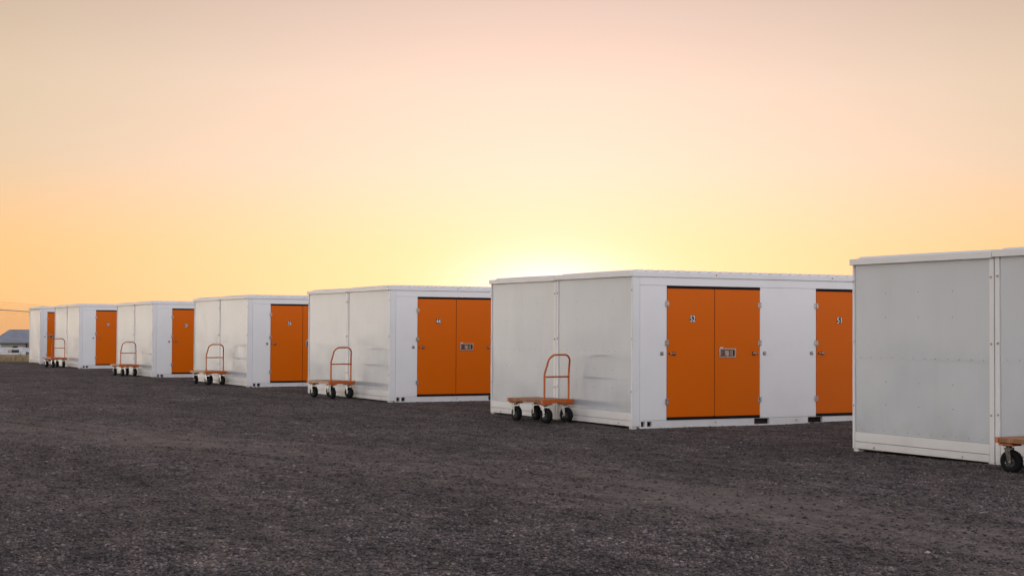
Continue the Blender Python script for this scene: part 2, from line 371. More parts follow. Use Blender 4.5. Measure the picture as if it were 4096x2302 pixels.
# container rows: (name, [(x0, x1, front side)], y0, z)
W = 2.412
UNITS = {  # x of west end, seam, east end, wall y, z
 '60': (-15.434, -12.990, -10.555, .255, .018),
 '52': (-25.152, -22.722, -20.306, 0.0, 0.0),
 '44': (-34.760, -32.260, -29.843, 0.0, -.020),
 '36': (-44.600, -42.122, -39.560, .060, -.050),
 '28': (-53.925, -51.518, -49.112, 0.0, -.082),
 '20': (-64.190, -61.888, -59.617, -.085, -.043),
 '12': (None, -70.480, -68.022, .060, -.053)}

# loose stones: one countless mass
def stones(n, dmin, dmax, rmed, rsig, name, label, expo=1.0):
    u = rng.random(n); k = 1.0-expo
    dd = (dmin**(k)+u*(dmax**k-dmin**k))**(1/k) if abs(k) > 1e-6 else dmin*(dmax/dmin)**u
    az = YAW+rng.uniform(-R(25), R(25), n)
    x = np.sin(az)*dd; y = CAM_Y+np.cos(az)*dd
    keep = np.ones(n, bool)
    for (x0, xm, x1, wy, z) in UNITS.values():
        xa = xm if x0 is None else x0
        keep &= ~((x > xa-.02) & (x < x1+.02) & (y > wy-.02) & (y < wy+6.1))
    keep &= y < 7
    tt = track(x, y); keep &= rng.random(n) > .88*np.clip(tt*1.2, 0, 1)
    x, y, dd = x[keep], y[keep], dd[keep]; n = len(x)
    r = np.exp(rng.normal(math.log(rmed), rsig, n)).clip(.004, .022)
    base = np.array([[1, 0, -.1], [.3, .95, 0], [-.8, .6, .1], [-.8, -.6, -.1], [.35, -.9, 0], [.15, .1, .75], [-.1, -.05, -.6]])
    tri = np.array([[0, 1, 5], [1, 2, 5], [2, 3, 5], [3, 4, 5], [4, 0, 5], [1, 0, 6], [2, 1, 6], [3, 2, 6], [4, 3, 6], [0, 4, 6]])
    V = base[None]*(1+rng.uniform(-.28, .28, (n, 7, 3)))
    V[:, :, 0] *= rng.uniform(.8, 1.5, (n, 1)); V[:, :, 2] *= rng.uniform(.45, .95, (n, 1))
    th = rng.uniform(0, 2*np.pi, n); ct, st = np.cos(th)[:, None], np.sin(th)[:, None]
    tl = rng.normal(0, .3, n)[:, None]
    X, Y, Z = V[:, :, 0], V[:, :, 1], V[:, :, 2]
    Y, Z = Y*np.cos(tl)-Z*np.sin(tl), Y*np.sin(tl)+Z*np.cos(tl)
    X, Y = X*ct-Y*st, X*st+Y*ct
    rr = r[:, None]
    V = np.stack([X*rr+x[:, None], Y*rr+y[:, None], Z*rr+(gz(x, y)+r*.18)[:, None]], -1).reshape(-1, 3)
    Fs = (tri[None]+7*np.arange(n)[:, None, None]).reshape(-1, 3)
    me = bpy.data.meshes.new(name); me.vertices.add(len(V)); me.vertices.foreach_set('co', V.astype(np.float32).ravel())
    me.loops.add(Fs.size); me.loops.foreach_set('vertex_index', Fs.astype(np.int32).ravel())
    me.polygons.add(len(Fs)); me.polygons.foreach_set('loop_start', (np.arange(len(Fs))*3).astype(np.int32))
    tone = rng.random(n); at = me.attributes.new('tone', 'FLOAT', 'FACE'); at.data.foreach_set('value', np.repeat(tone, 10).astype(np.float32))
    me.update(calc_edges=True)
    o = bpy.data.objects.new(name, me); C.objects.link(o); tag(o, label, 'gravel', kind='stuff')
    a = Mat('loose_stone', (.1, .1, .1), .75, spec=.3)
    t_ = a.n('ShaderNodeAttribute'); t_.attribute_name = 'tone'
    c = a.ramp(t_.outputs['Fac'], [(0, (.020, .018, .022)), (.25, (.040, .036, .040)), (.5, (.066, .056, .056)), (.72, (.092, .074, .070)), (.88, (.105, .097, .096)), (.975, (.125, .11, .105)), (.994, (.16, .15, .14)), (1, (.24, .22, .21))])
    a.co = a.n('ShaderNodeNewGeometry').outputs['Position']
    c = a.mixc(1.0, c, a.ramp(a.noise(1.0, a.mapping((1.9, 3.4, 1)), detail=4, rough=.7), [(.30, (.40, .375, .37)), (.5, (1.0, .93, .90)), (.70, (1.65, 1.5, 1.44))]), 'MULTIPLY')
    c = a.mixc(1.0, c, a.ramp(a.noise(1.0, a.mapping((.35, .8, 1)), detail=5, rough=.6), [(.3, .62), (.5, 1.0), (.70, 1.3)]), 'MULTIPLY')
    a.color(a.mixc(1.0, c, a.ramp(a.noise(60, detail=3), [(.3, .9), (.7, 1.6)]), 'MULTIPLY'))
    me.materials.append(a.m); return o
stones(430000, 8.6, 60, .0078, .50, 'loose_gravel', 'loose dark stones strewn over the gravel yard', 1.0)

# ------------------------------------------------------------------ storage containers
H_TRIM0, H_TRIM1, LEN = 2.35, 2.428, 6.03
def bolt(parent, x, y, z, axis='Y', mirror=None, r=.014):
    b = MB()
    s = -1 if axis == 'Y' else 1
    pr = [(0, r*1.25), (s*.004, r*1.25), (s*.004, r*.8), (s*.014, r*.72), (s*.016, 0.0005)]
    b.lathe(pr, M_steel, axis, (x, y, z), 8, False)
    return b.build('bolt', parent, mirror)
def container(root, mirror=None, variant='std', full=True):
    m = mirror
    def bld(b, name, parent=root): return b.build(name, parent, m)
    # inner box: dark closed volume behind the skins
    b = MB(); b.box(.03, W-.03, .03, LEN-.03, .112, 2.34, M_groove); bld(b, 'inner_wall')
    # back skin (towards the neighbour) and far end
    b = MB(); b.box(.004, .028, .09, LEN-.09, .114, H_TRIM0-.004, M_front); b.box(.09, W-.09, LEN-.028, LEN-.004, .114, H_TRIM0-.004, M_front); bld(b, 'back_panel')
    # end sheets, upper lapping over lower
    xl, xr = .078, W-.040
    up = MB(); up.box(xl, xr, .006, .024, 1.166, H_TRIM0-.002, M_sheet)
    low = MB(); low.box(xl, xr, .0095, .022, .235, 1.172, M_sheet)
    rv = up
    for gx in (.66, 1.23, 1.81):
        for gz_ in (1.985, 1.682): rv.box(gx-.0045, gx+.0045, .003, .0075, gz_-.005, gz_+.005, M_cup)
    for i in range(12):
        gx = xl+.10+i*(xr-xl-.2)/11+random.uniform(-.01, .01); rv.box(gx-.0038, gx+.0038, .0035, .0075, 1.177, 1.186, M_cup)
    rv = low
    for gx in (.66, 1.23, 1.81):
        for gz_ in (.882, .598): rv.box(gx-.0045, gx+.0045, .006, .011, gz_-.005, gz_+.005, M_cup)
    for i in range(11):
        gx = xl+.12+i*(xr-xl-.24)/10+random.uniform(-.01, .01); rv.box(gx-.003, gx+.003, .006, .012, .270, .277, M_cup)
    u_, l_ = bld(up, 'end_panel'), bld(low, 'end_panel')
    tag(u_, 'upper smooth end sheet'); tag(l_, 'lower smooth end sheet')
    # skirt of two planks
    sk = MB(); sk.box(xl, xr, .000, .030, .112, .232, M_trim, .003); sk.box(xl, xr, -.004, .030, .022, .107, M_trim, .003)
    s_ = bld(sk, 'skirt_board')
    for gx in (.50, 2.01): bolt(s_, gx, -.004, .050, mirror=m, r=.011)
    # posts of the end wall
    p1 = MB(); p1.box(0.004, .074, -.006, .085, .020, H_TRIM0-.001, M_trim, .004); q1 = bld(p1, 'corner_post')
    p2 = MB(); p2.box(W-.037, W, -.006, .001, .020, H_TRIM0-.001, M_trim, .002)
    p2.box(W-.037, W, .0015, .133, .020, H_TRIM0-.001, M_trim, .004); q2 = bld(p2, 'corner_post')
    for z in (2.134, 1.372, .560):
        bolt(q1, .046, -.006, z, mirror=m); bolt(q2, W-.017, -.006, z+.008, mirror=m)
    p3 = MB(); p3.box(W-.037, W, LEN-.133, LEN, .020, H_TRIM0-.001, M_trim, .004); bld(p3, 'corner_post')
    # feet
    for (fx, fy) in ((.006, 0), (W-.10, .002), (.006, LEN-.1), (W-.10, LEN-.1)):
        ft = MB(); ft.box(fx, fx+.085, fy, fy+.085, -.03, .019, M_trim); bld(ft, 'foot')
    # door side: rails, pockets, wall pieces
    X1 = W
    holes = [(.161, .233, .014, .094), (.274, .360, .014, .094), (2.327, 2.632, .004, .101), (3.419, 3.724, .004, .101), (LEN-.360, LEN-.274, .014, .094), (LEN-.233, LEN-.161, .014, .094)]
    br = MB(); y = .1345
    for (h0, h1, z0, z1) in holes:
        br.box(X1-.055, X1-.003, y, h0, -.008, .1075, M_trim)
        br.box(X1-.055, X1-.003, h0, h1, z1, .1075, M_trim); br.box(X1-.055, X1-.003, h0, h1, -.008, z0, M_trim)
        y = h1
    br.box(X1-.055, X1-.003, y, LEN-.1345, -.008, .1075, M_trim)
    br.box(X1-.0028, X1+.004, .1345, LEN-.1345, -.012, .010, M_trim)
    r_ = bld(br, 'base_rail')
    pk = MB()
    pk.box(X1-.40, X1-.20, .14, LEN-.14, -.01, .11, M_under)
    bld(pk, 'pocket_back', r_)
    for gy in (1.57, 2.83+.35, 4.46): bolt(r_, X1-.003, gy, .055, 'X', m, .012)
    tb = MB(); tb.box(X1-.04, X1-.001, .1345, LEN-.1345, 2.2215, H_TRIM0-.001, M_front); bld(tb, 'top_rail')
    if variant == 'std': openings = [(.637, 2.437), (3.592, 5.393)]
    else: openings = [(.302, 1.95), (3.60, 5.30)]
    y = .1375; 
    for (d0, d1) in openings+[(LEN-.1375, None)]:
        fb = MB(); fb.box(X1-.04, X1-.004, y, d0-.003, .1105, 2.2185, M_front, .002); bld(fb, 'front_panel'); y = (d1 or 0)+.003
    # doors
    for oi, (d0, d1) in enumerate(openings):
        mid = (d0+d1)/2+.006
        sl = MB()
        sl.box(X1-.030, X1+.010, d0+.001, mid-.006, 2.176, 2.2195, M_rubber, .004); sl.box(X1-.030, X1+.010, mid+.003, d1-.001, 2.176, 2.2195, M_rubber, .004)
        sl.box(X1-.030, X1+.010, d0+.001, mid-.006, .109, .154, M_rubber, .004); sl.box(X1-.030, X1+.010, mid+.003, d1-.001, .109, .154, M_rubber, .004)
        sl.box(X1-.034, X1-.022, d0-.002, d1+.002, .154, 2.176, M_rubber)
        sl.box(X1-.022, X1-.001, mid-.006, mid+.002, .154, 2.176, M_rubber)
        bld(sl, 'door_seal')
        for li, (a0, a1) in enumerate(((d0+.003, mid-.007), (mid+.004, d1-.003))):
            lf = MB(); lf.box(X1-.020, X1+.004, a0, a1, .1545, 2.1755, M_door, .002); df = bld(lf, 'door')
            if not full: continue
            he = a0 if li == 0 else a1                     # hinge edge
            sg = 1 if li == 0 else -1
            for hz in (1.932, 1.319, .402):
                h = MB(); h.box(X1+.005, X1+.010, he-.003-.034, he-.003-.002, hz-.042, hz+.042, M_steel, .002)
                h.box(X1+.005, X1+.010, he-.003+.002, he-.003+.034, hz-.042, hz+.042, M_steel, .002)
                h.tube([(X1+.013, he-.003, hz-.043), (X1+.013, he-.003, hz+.043)], .0065, M_steel, 8)
                for (qy, qz) in ((-.02, -.028), (-.02, .028), (.02, -.028), (.02, .028)):
                    h.lathe([(0, .007), (.004, .006), (.005, .0004)], M_zinc, 'X', (X1+.010, he-.003+qy, hz+qz), 8)
                bld(h, 'hinge', df)
            ly = he+sg*.124; lz = 1.152
            k = MB(); k.box(X1+.005, X1+.022, ly-.026, ly+.026, lz-.027, lz+.027, M_cup, .003)
            k.box(X1+.0225, X1+.028, ly-.022, ly+.022, lz-.018, lz+.018, M_steel, .003)
            k.lathe([(0, .012), (.012, .011), (.013, .0005)], M_zinc, 'X', (X1+.028, ly, lz), 10)
            k.tube([(X1+.030, ly-sg*.018, lz), (X1+.034, ly-sg*.055, lz-.002), (X1+.026, ly-sg*.086, lz)], .0055, M_steel, 8)
            k.lathe([(0, .015), (.006, .0145), (.0065, .0005)], M_cup, 'X', (X1+.0045, ly-sg*.086, lz), 12)
            bld(k, 'latch', df)
            kp = MB(); ky = he-sg*.098
            kp.box(X1-.003, X1+.008, ky-.026, ky+.026, lz-.025, lz+.025, M_cup, .003)
            kp.box(X1+.0085, X1+.014, ky-.021, ky-.003, lz-.018, lz+.018, M_steel, .002); kp.box(X1+.0085, X1+.016, ky+.001, ky+.021, lz-.016, lz+.016, M_steel, .003)
            bld(kp, 'latch_keeper')
            if (variant == 'std' and li == 1) or (variant != 'std' and li == 0):
                p0 = a0+.078 if li == 1 else a0+.072
                hp = MB(); zc = 1.158; q0, q1_, z0, z1 = p0, p0+.331, zc-.075, zc+.075
                # rim built as four bars round a recess
                hp.box(X1+.005, X1+.013, q0, q1_, z1-.024, z1, M_steel, .003); hp.box(X1+.005, X1+.013, q0, q1_, z0, z0+.024, M_steel, .003)
                hp.box(X1+.005, X1+.0125, q0, q0+.030, z0+.024, z1-.024, M_steel); hp.box(X1+.005, X1+.0125, q1_-.026, q1_, z0+.024, z1-.024, M_steel)
                hp.box(X1+.0045, X1+.006, q0+.03, q1_-.026, z0+.024, z1-.024, M_cup)
                hp.box(X1+.0065, X1+.012, q0+.036, q0+.115, z0+.034, z1-.034, M_zinc, .003); hp.box(X1+.0065, X1+.0095, q0+.118, q0+.200, z0+.032, z1-.036, M_steel, .003)
                hp.box(X1+.0065, X1+.011, q0+.222, q0+.232, z0+.03, z1-.03, M_steel); hp.box(X1+.0065, X1+.011, q0+.245, q0+.268, z0+.034, z1-.034, M_steel, .003)
                hp.box(X1+.0045, X1+.007, q0+.025, q0+.085, z1+.004, z1+.018, M_trim)
                bld(hp, 'paddle_handle', df)
    # roof: flat flashing band, ribbed sheet above
    fl = MB()
    fl.box(-.0, W+.012, -.048, -.020, H_TRIM0, H_TRIM1, M_trim, .004)
    fl.box(W-.004, W+.016, -.0195, LEN+.02, H_TRIM0, H_TRIM1, M_trim, .004)
    fl.box(0, W-.0045, LEN+.0, LEN+.02, H_TRIM0, H_TRIM1, M_trim, .004)
    fl.box(.0, .020, -.0195, LEN-.001, H_TRIM0, H_TRIM1, M_trim)
    fl.box(.0205, W-.0045, -.0195, .06, H_TRIM1-.012, H_TRIM1-.002, M_trim)
    f_ = bld(fl, 'roof_trim')
    bolt(f_, W+.016, 1.57, 2.40, 'X', m, .011); bolt(f_, W+.016, 3.92, 2.40, 'X', m, .011)
    rf = MB(); pts = []; yy = .03
    while yy < LEN-.2:
        pts += [(yy, 2.425), (yy+.035, 2.425), (yy+.075, 2.461), (yy+.165, 2.463), (yy+.185, 2.425)]; yy += .2
    n = len(pts); vs = []
    for (x, dz) in ((.03, -.004), (W*.5, .002), (W-.012, 0.0)): vs += [(x, py, pz+dz) for (py, pz) in pts]
    for (x, dz) in ((.03, -.03), (W-.012, -.03)): vs += [(x, py, 2.395) for (py, pz) in pts]
    fs = [(r0*n+i, r0*n+i+1, (r0+1)*n+i+1, (r0+1)*n+i) for r0 in (0, 1) for i in range(n-1)]
    fs += [(2*n+i, 2*n+i+1, 4*n+i+1, 4*n+i) for i in range(n-1)]+[(i, 3*n+i, 3*n+i+1, i+1) for i in range(n-1)]
    fs += [(0, n, 2*n, 4*n, 3*n), (n-1, 4*n-1, 5*n-1, 3*n-1, 2*n-1)]
    rf.add(vs, fs, M_trim); bld(rf, 'roof_sheet')
    sc_ = MB()
    for gy in (.9, 2.7, 4.5): sc_.lathe([(0, .012), (.012, .010), (.013, .0005)], M_steel, 'Z', (W*.4, gy+.12, 2.455), 8)
    return root

def number_sign(txt, parent, yc, zc):
    """digits on a small black plate, built at its place on the door face"""
    cu = bpy.data.curves.new('digits', 'FONT'); cu.body = txt; cu.size = .128; cu.align_x = 'CENTER'; cu.align_y = 'CENTER'
    cu.offset = .0006; cu.extrude = .0008; cu.space_character = 1.08
    to = bpy.data.objects.new('digits', cu); C.objects.link(to)
    dg = bpy.context.evaluated_depsgraph_get(); me = bpy.data.meshes.new_from_object(to.evaluated_get(dg))
    C.objects.unlink(to); bpy.data.objects.remove(to)
    X = W+.0048
    co = np.array([v.co[:] for v in me.vertices]); 
    cx = (co[:, 0].max()+co[:, 0].min())/2; cz = (co[:, 1].max()+co[:, 1].min())/2
    sx = .092/(co[:, 0].max()-co[:, 0].min()); sz = .098/(co[:, 1].max()-co[:, 1].min())
    b = MB(); hw = .050
    b.box(X-.001, X+.0015, yc-hw, yc+hw, zc-.053, zc+.053, M_numblack)
    b.add([(X+.0022+p[2], yc+(p[0]-cx)*sx, zc+(p[1]-cz)*sz) for p in co], [list(f.vertices) for f in me.polygons], M_numwhite)
    bpy.data.meshes.remove(me)
    return b.build('number_sign', parent)

CG = 'white storage containers standing in back to back pairs'
eastP = empty('storage_container', label='x', cat='container', group=CG)
container(eastP)
westP = empty('storage_container', label='x', cat='container', group=CG)
container(westP, mirror=W, full=False)
lab_e = {
 '60': 'nearest white storage container, its end cut by the right picture edge behind a cart',
 '52': 'white storage container with wide orange double doors numbered 52 and 51',
 '44': 'white storage container with orange double doors numbered 44',
 '36': 'white storage container whose orange door is numbered 36',
 '28': 'white storage container whose orange door is numbered 28',
 '20': 'white storage container whose orange door is numbered 20',
}
lab_w = {
 '60': 'large grey white container end nearest the camera, left of the rightmost cart',
 '52': 'white container joined to the back of the one numbered 52, left half of the pair',
 '44': 'white container joined to the back of the one numbered 44, left half of the pair',
 '36': 'white container joined to the back of the one numbered 36, left half of the pair',
 '28': 'white container joined to the back of the one numbered 28, left half of the pair',
 '20': 'white container joined to the back of the one numbered 20, left half of the pair',
}
nums = {'52': ('52', '51'), '44': ('44', '43'), '36': ('36', '35'), '28': ('28', '27'), '20': ('20', '19')}
first = True
for k in ('52', '44', '36', '28', '20', '60'):
    x0, xm, x1, wy, zz = UNITS[k]
    e = eastP if first else copy_tree(eastP); wst = westP if first else copy_tree(westP)
    e.location = (x1-W, wy, zz); e['label'] = lab_e[k]
    wst.location = (x0, wy+random.uniform(-.002, .003), zz-.010); wst['label'] = lab_w[k]
    # width differences of the pairs are taken up at the seam
    e.scale = ((x1-xm-.004)/W, 1, 1); wst.scale = ((xm-.004-x0)/W, 1, 1)
    e.location.x = xm+.004; first = False
    e['_k'] = k
for o in [o for o in C.objects if o.get('_k')]:
    k = o['_k']; del o['_k']
    if k in nums:
        ds = sorted([c for c in o.children if c.name.startswith('door') and not c.name.startswith('door_seal')], key=lambda c: min(v[1] for v in [v.co for v in c.data.vertices]))
        number_sign(nums[k][0], ds[0], 1.119 if k in ('52', '44') else 1.165 if k == '36' else 1.09, 1.702 if k in ('52', '44', '36') else 1.67)
        number_sign(nums[k][1], ds[2], 4.074, 1.700)
x0, xm, x1, wy, zz = UNITS['12']
far = empty('storage_container', (xm, wy, zz), 0, 'single narrow looking white container at the far end, in front of the chain link fence', 'container', CG)
container(far, variant='narrow'); far.scale = ((x1-xm)/W, 1, 1)

# ------------------------------------------------------------------ platform carts
DL, DW, DH = .962, .652, .380
def cart(root, side_mat, top_mat, swivel):
    """local: u along -X.. built with handle end at x=0, deck towards -X, near side y=0, wall side y=DW"""
    b = MB(); b.box(-DL+.004, -.004, .004, DW-.004, DH-.030, DH, top_mat, .003)
    for i in range(1, 4): b.box(-DL+.006, -.006, i*DW/4-.0015, i*DW/4+.0015, DH-.001, DH+.0005, M_dark)
    b.build('deck', root)
    for (ya, yb) in ((-.002, .022), (DW-.022, DW+.002)):
        b = MB(); b.box(-DL+.05, -.060, ya, yb, DH-.052, DH-.002, side_mat, .003); b.build('side_board', root)
    for (xa, xb) in ((-.060, .003), (-DL-.003, -DL+.050)):
        b = MB(); ya, yb = -.003, DW+.003
        ex = .003 if xa > -.5 else -DL-.003
        b.box(min(ex, ex+(-.006 if ex > 0 else .006)), max(ex, ex+(-.006 if ex > 0 else .006)), ya, yb, DH-.058, DH+.002, M_cart, .001)
        b.box(xa+.0061, xb-.0061, ya, ya+.005, DH-.058, DH+.002, M_cart); b.box(xa+.0061, xb-.0061, yb-.005, yb, DH-.058, DH+.002, M_cart)
        b.build('end_cap', root)
    # hoop handle
    zc, r, tr = 1.112, .135, .0165
    y0, y1 = .050, DW-.095; pts = []
    lean = lambda z: .092*max(0, (z-.80)/(zc-.80))
    pts += [(-.022, y0, DH-.03), (-.022, y0, .60), (-.022, y0, .78)]
    pts += [(-.022+lean(.84), y0+.006, .84), (-.022+lean(.94), y0+.022, .94)]
    yy0, yy1 = y0+.026, y1-.026
    for i in range(0, 9):
        an = math.pi/2*i/8; z = zc-r+r*math.sin(an); pts.append((-.022+lean(z), yy0+r-r*math.cos(an), z))
    for i in range(0, 9):
        an = math.pi/2*(1-i/8); z = zc-r+r*math.sin(an); pts.append((-.022+lean(z), yy1-r+r*math.cos(an), z))
    pts += [(-.022+lean(.94), y1-.022, .94), (-.022+lean(.84), y1-.006, .84), (-.022, y1, .78), (-.022, y1, .60), (-.022, y1, DH-.03)]
    h = MB(); h.tube(pts, tr, M_cart, 12); ho = h.build('handle', root)
    h = MB(); h.tube([(-.022, y0+.012, .752), (-.022, y1-.012, .752)], .0145, M_cart, 12)
    cb = h.build('crossbar', root)
    # casters
    for i, (wx, wy_) in enumerate(((-.085, .118), (-DL+.085, .118), (-.085, DW-.118), (-DL+.085, DW-.118))):
        cs = empty('caster', (wx, wy_, 0)); cs.parent = root; del_ = None
        hb = MB(); s = 1 if wx > -.5 else -1
        hb.box(-.115, .085, -.075, .105 if wy_ > .3 else .075, DH-.086, DH-.0585, M_cart, .006) if s > 0 else hb.box(-.085, .11, -.075, .075, DH-.086, DH-.0585, M_cart, .006)
        hb.build('mounting_bracket', cs)
        a_ = swivel[i]; ca, sa = math.cos(a_), math.sin(a_)
        rot = lambda b: setattr(b, 'v', [(p[0]*ca-p[1]*sa, p[0]*sa+p[1]*ca, p[2]) for p in b.v])
        fk = MB(); RW = .124; o = .030                         # swivel offset
        fk.box(-.050, .050, -.045, .045, DH-.094, DH-.0865, M_zinc, .002)
        fk.lathe([(DH-.112, .030), (DH-.095, .034)], M_zinc, 'Z', (0, 0, 0), 16)
        for sy_ in (-1, 1):
            y_ = sy_*.052
            prof = [(-.034, DH-.112), (.034, DH-.112), (o+.018, RW-.016), (o-.018, RW-.016)]
            vs = [(x, y_-.003, z) for x, z in prof]+[(x, y_+.003, z) for x, z in prof]
            fk.add(vs, [(0, 1, 2, 3), (7, 6, 5, 4), (0, 4, 5, 1), (1, 5, 6, 2), (2, 6, 7, 3), (3, 7, 4, 0)], M_zinc)
        fk.box(-.034, .034, -.0545, .0545, DH-.1125, DH-.1065, M_zinc)
        fk.tube([(o, -.064, RW), (o, .064, RW)], .008, M_steel, 8)
        rot(fk); fk.build('fork', cs)
        ty = MB(); prof = []
        for j in range(17):
            an = -math.pi*.93+math.pi*1.86*j/16
            prof.append((math.sin(an)*.041, .087+math.cos(an)*.037))
        ty.lathe(prof, M_tyre, 'Y', (o, 0, RW), 28)
        for j in range(36):                                    # tread blocks
            an = 2*math.pi*j/36
            for sy_ in (-1, 1):
                c_ = Vector((math.cos(an), 0, math.sin(an))); t_ = Vector((-math.sin(an), 0, math.cos(an)))
                ps = []
                for rr in (.119, .1255):
                    for (tt, yy_) in ((-.006, sy_*.006), (.006, sy_*.006), (.009, sy_*.026), (-.003, sy_*.026)):
                        q = c_*(rr-(.004 if abs(yy_) > .02 else 0))+t_*tt; ps.append((o+q.x, yy_, RW+q.z))
                ty.add(ps, [(4, 5, 6, 7), (0, 1, 5, 4), (1, 2, 6, 5), (2, 3, 7, 6), (3, 0, 4, 7)], M_tyre)
        rot(ty); ty.build('tyre', cs)
        rm = MB()
        for q in (-1, 1):
            rm.lathe([(q*.037, .060), (q*.034, .056), (q*.022, .052)], M_zinc, 'Y', (o, 0, RW), 24)
            rm.lathe([(q*.0219, .052), (q*.016, .040), (q*.014, .022), (q*.030, .019), (q*.030, .009)], M_hub, 'Y', (o, 0, RW), 24)
        rot(rm); rm.build('rim', cs)
    return root
CARTG = 'orange platform carts parked against the container ends'
CARTS = {
 '52': (-21.923, -.695, 9.3, M_wooddark, M_woodtop, (.10, -.05, .22, -.12), 'orange hoop handled platform cart with dark worn deck edge by container 52'),
 '44': (-31.475, -.717, 10.2, M_woodpale, M_woodtop, (-.10, .08, .15, .1), 'orange hoop handled platform cart with pale wooden deck edge by container 44'),
 '36': (-41.115, -.640, 7.5, M_woodpale, M_woodpale, (.25, -.1, .2, .1), 'orange hoop handled platform cart with pale deck edge by container 36'),
 '28': (-50.331, -.762, 3.4, M_woodpale, M_woodpale, (.1, 0, .1, -.1), 'orange hoop handled platform cart with pale deck edge by container 28'),
 '20': (-61.039, -.850, 7.2, M_woodpale, M_woodpale, (.05, .2, -.1, .1), 'farthest orange platform cart, parked by container 20'),
 '60': (-11.36, -.37, 2.6, M_wooddark, M_woodtop, (.2, .30, 0, .1), 'orange platform cart cut by the right picture edge, one black wheel showing'),
}
for k, (x, y, deg, sm, tm, sw, lab) in CARTS.items():
    zz = float(gz(x-.4, y+.3))
    r = empty('platform_cart', (x, y, zz), R(deg), lab, 'cart', CARTG); cart(r, sm, tm, sw)

# small white scrap on the gravel
b = MB(); pts = [(-.035, -.012), (-.01, .012), (.02, .008), (.045, .02), (.04, -.004), (.0, -.016)]
top = [(x, y, .012+.010*math.sin(x*40)) for x, y in pts]; bot = [(x, y, z-.003) for x, y, z in top]
b.add(top+bot, [tuple(range(6)), tuple(range(11, 5, -1))]+[(i, (i+1) % 6, 6+(i+1) % 6, 6+i) for i in range(6)], Mat('white_scrap', (.55, .55, .6), .5).m)
o = b.build('litter_scrap', None, loc=(-9.53, -3.36, float(gz(-9.53, -3.36)))); tag(o, 'small white scrap of litter lying on open gravel in front of the nearest container', 'litter')

# ------------------------------------------------------------------ background beyond the yard
def ray(px, py):
    return (Fw+R2*((px-2048)/FPX)-U2*((py-1151)/FPX)).normalized()
def at_dist(px, dist, z):
    dv = ray(px, 1303); k = dist/math.hypot(dv.x, dv.y); return Vector((dv.x*k, CAM_Y+dv.y*k, z))
# chain link fence
A, B = Vector((-60.0, -5.36, 0)), Vector((-87.0, 4.1, 0))
dirf = (B-A).normalized(); flen = (B-A).length
fr = empty('chain_link_fence', (A.x, A.y, 0), math.atan2(dirf.y, dirf.x), 'tall chain link fence with barbed wire strands behind the farthest container', 'fence')
M_wire = Mat('dark_fence_wire', (.10, .085, .075), .6, metal=.3).m
M_post = Mat('dark_fence_post', (.09, .085, .08), .5, metal=.4).m
zt = 2.30
b = MB(); b.tube([(0, 0, zt), (flen, 0, zt)], .026, M_post, 6); b.build('top_rail', fr)
b = MB(); p = .075; hgt_ = 2.45; z0 = zt-hgt_
k = 10.0
while k < flen:
    for s in (1, -1):
        x0_, x1_ = k, k+s*hgt_*.95
        b.tube([(x0_, s*.002, z0), (x1_, s*.002, zt)], .0008, M_wire, 3, cap=False)
    k += p
b.build('wire_mesh', fr)
for i in range(0, 10):
    x_ = i*3.05+.9
    if x_ > flen: break
    if 13.0 < x_ < 23.5: continue
    b = MB(); b.tube([(x_, .03, -.5), (x_, .03, zt+.03)], .035, M_post, 8); b.tube([(x_, .03, zt), (x_, -.22, zt+.34)], .012, M_post, 5); b.build('post', fr)
for i, (yy_, zz_) in enumerate(((-.06, .11), (-.13, .22), (-.21, .33))):
    b = MB(); b.tube([(x_, yy_, zt+zz_+.012*math.sin(x_*1.1+i)) for x_ in np.linspace(0, flen, 60)], .0028, M_wire, 3)
    for x_ in np.arange(.1, flen, .30): b.tube([(x_-.02, yy_, zt+zz_-.025), (x_+.02, yy_, zt+zz_+.025)], .004, M_wire, 3)
    b.build('barbed_wire', fr)

# dry grass beyond the gravel
def grass():
    n = 26000; V = []; Fc = []
    for i in range(n):
        px = rng.uniform(-260, 560); dist = rng.uniform(75.5, 100)
        q = at_dist(px, dist, 0); 
        if -74 < q.x and q.y > -1.0+.0*q.x: 
            if q.x > -73: continue
        z = float(gz(q.x, q.y)); h = rng.uniform(.12, .42)*(1.0 if dist > 78 else .6); wd = rng.uniform(.008, .022)
        an = rng.uniform(0, math.pi); lx, ly = rng.normal(0, .12, 2)
        o = len(V); dx, dy = math.cos(an)*wd, math.sin(an)*wd
        V += [(q.x-dx, q.y-dy, z-.03), (q.x+dx, q.y+dy, z-.03), (q.x+lx*.5+dx*.5, q.y+ly*.5+dy*.5, z+h*.6), (q.x+lx, q.y+ly, z+h), (q.x+lx*.5-dx*.5, q.y+ly*.5-dy*.5, z+h*.6)]
        Fc += [(o, o+1, o+2, o+4), (o+4, o+2, o+3)]
    me = bpy.data.meshes.new('dry_grass'); me.from_pydata(V, [], Fc)
    a = Mat('dry_grass_blades', (.34, .24, .12), .8)
    a.color(a.ramp(a.noise(3, detail=5), [(.3, (.20, .15, .08)), (.6, (.40, .29, .15)), (.8, (.50, .38, .22))]))
    me.materials.append(a.m); o = bpy.data.objects.new('dry_grass', me); C.objects.link(o)
    tag(o, 'strip of dry straw coloured grass beyond the gravel', 'grass', kind='stuff')
grass()
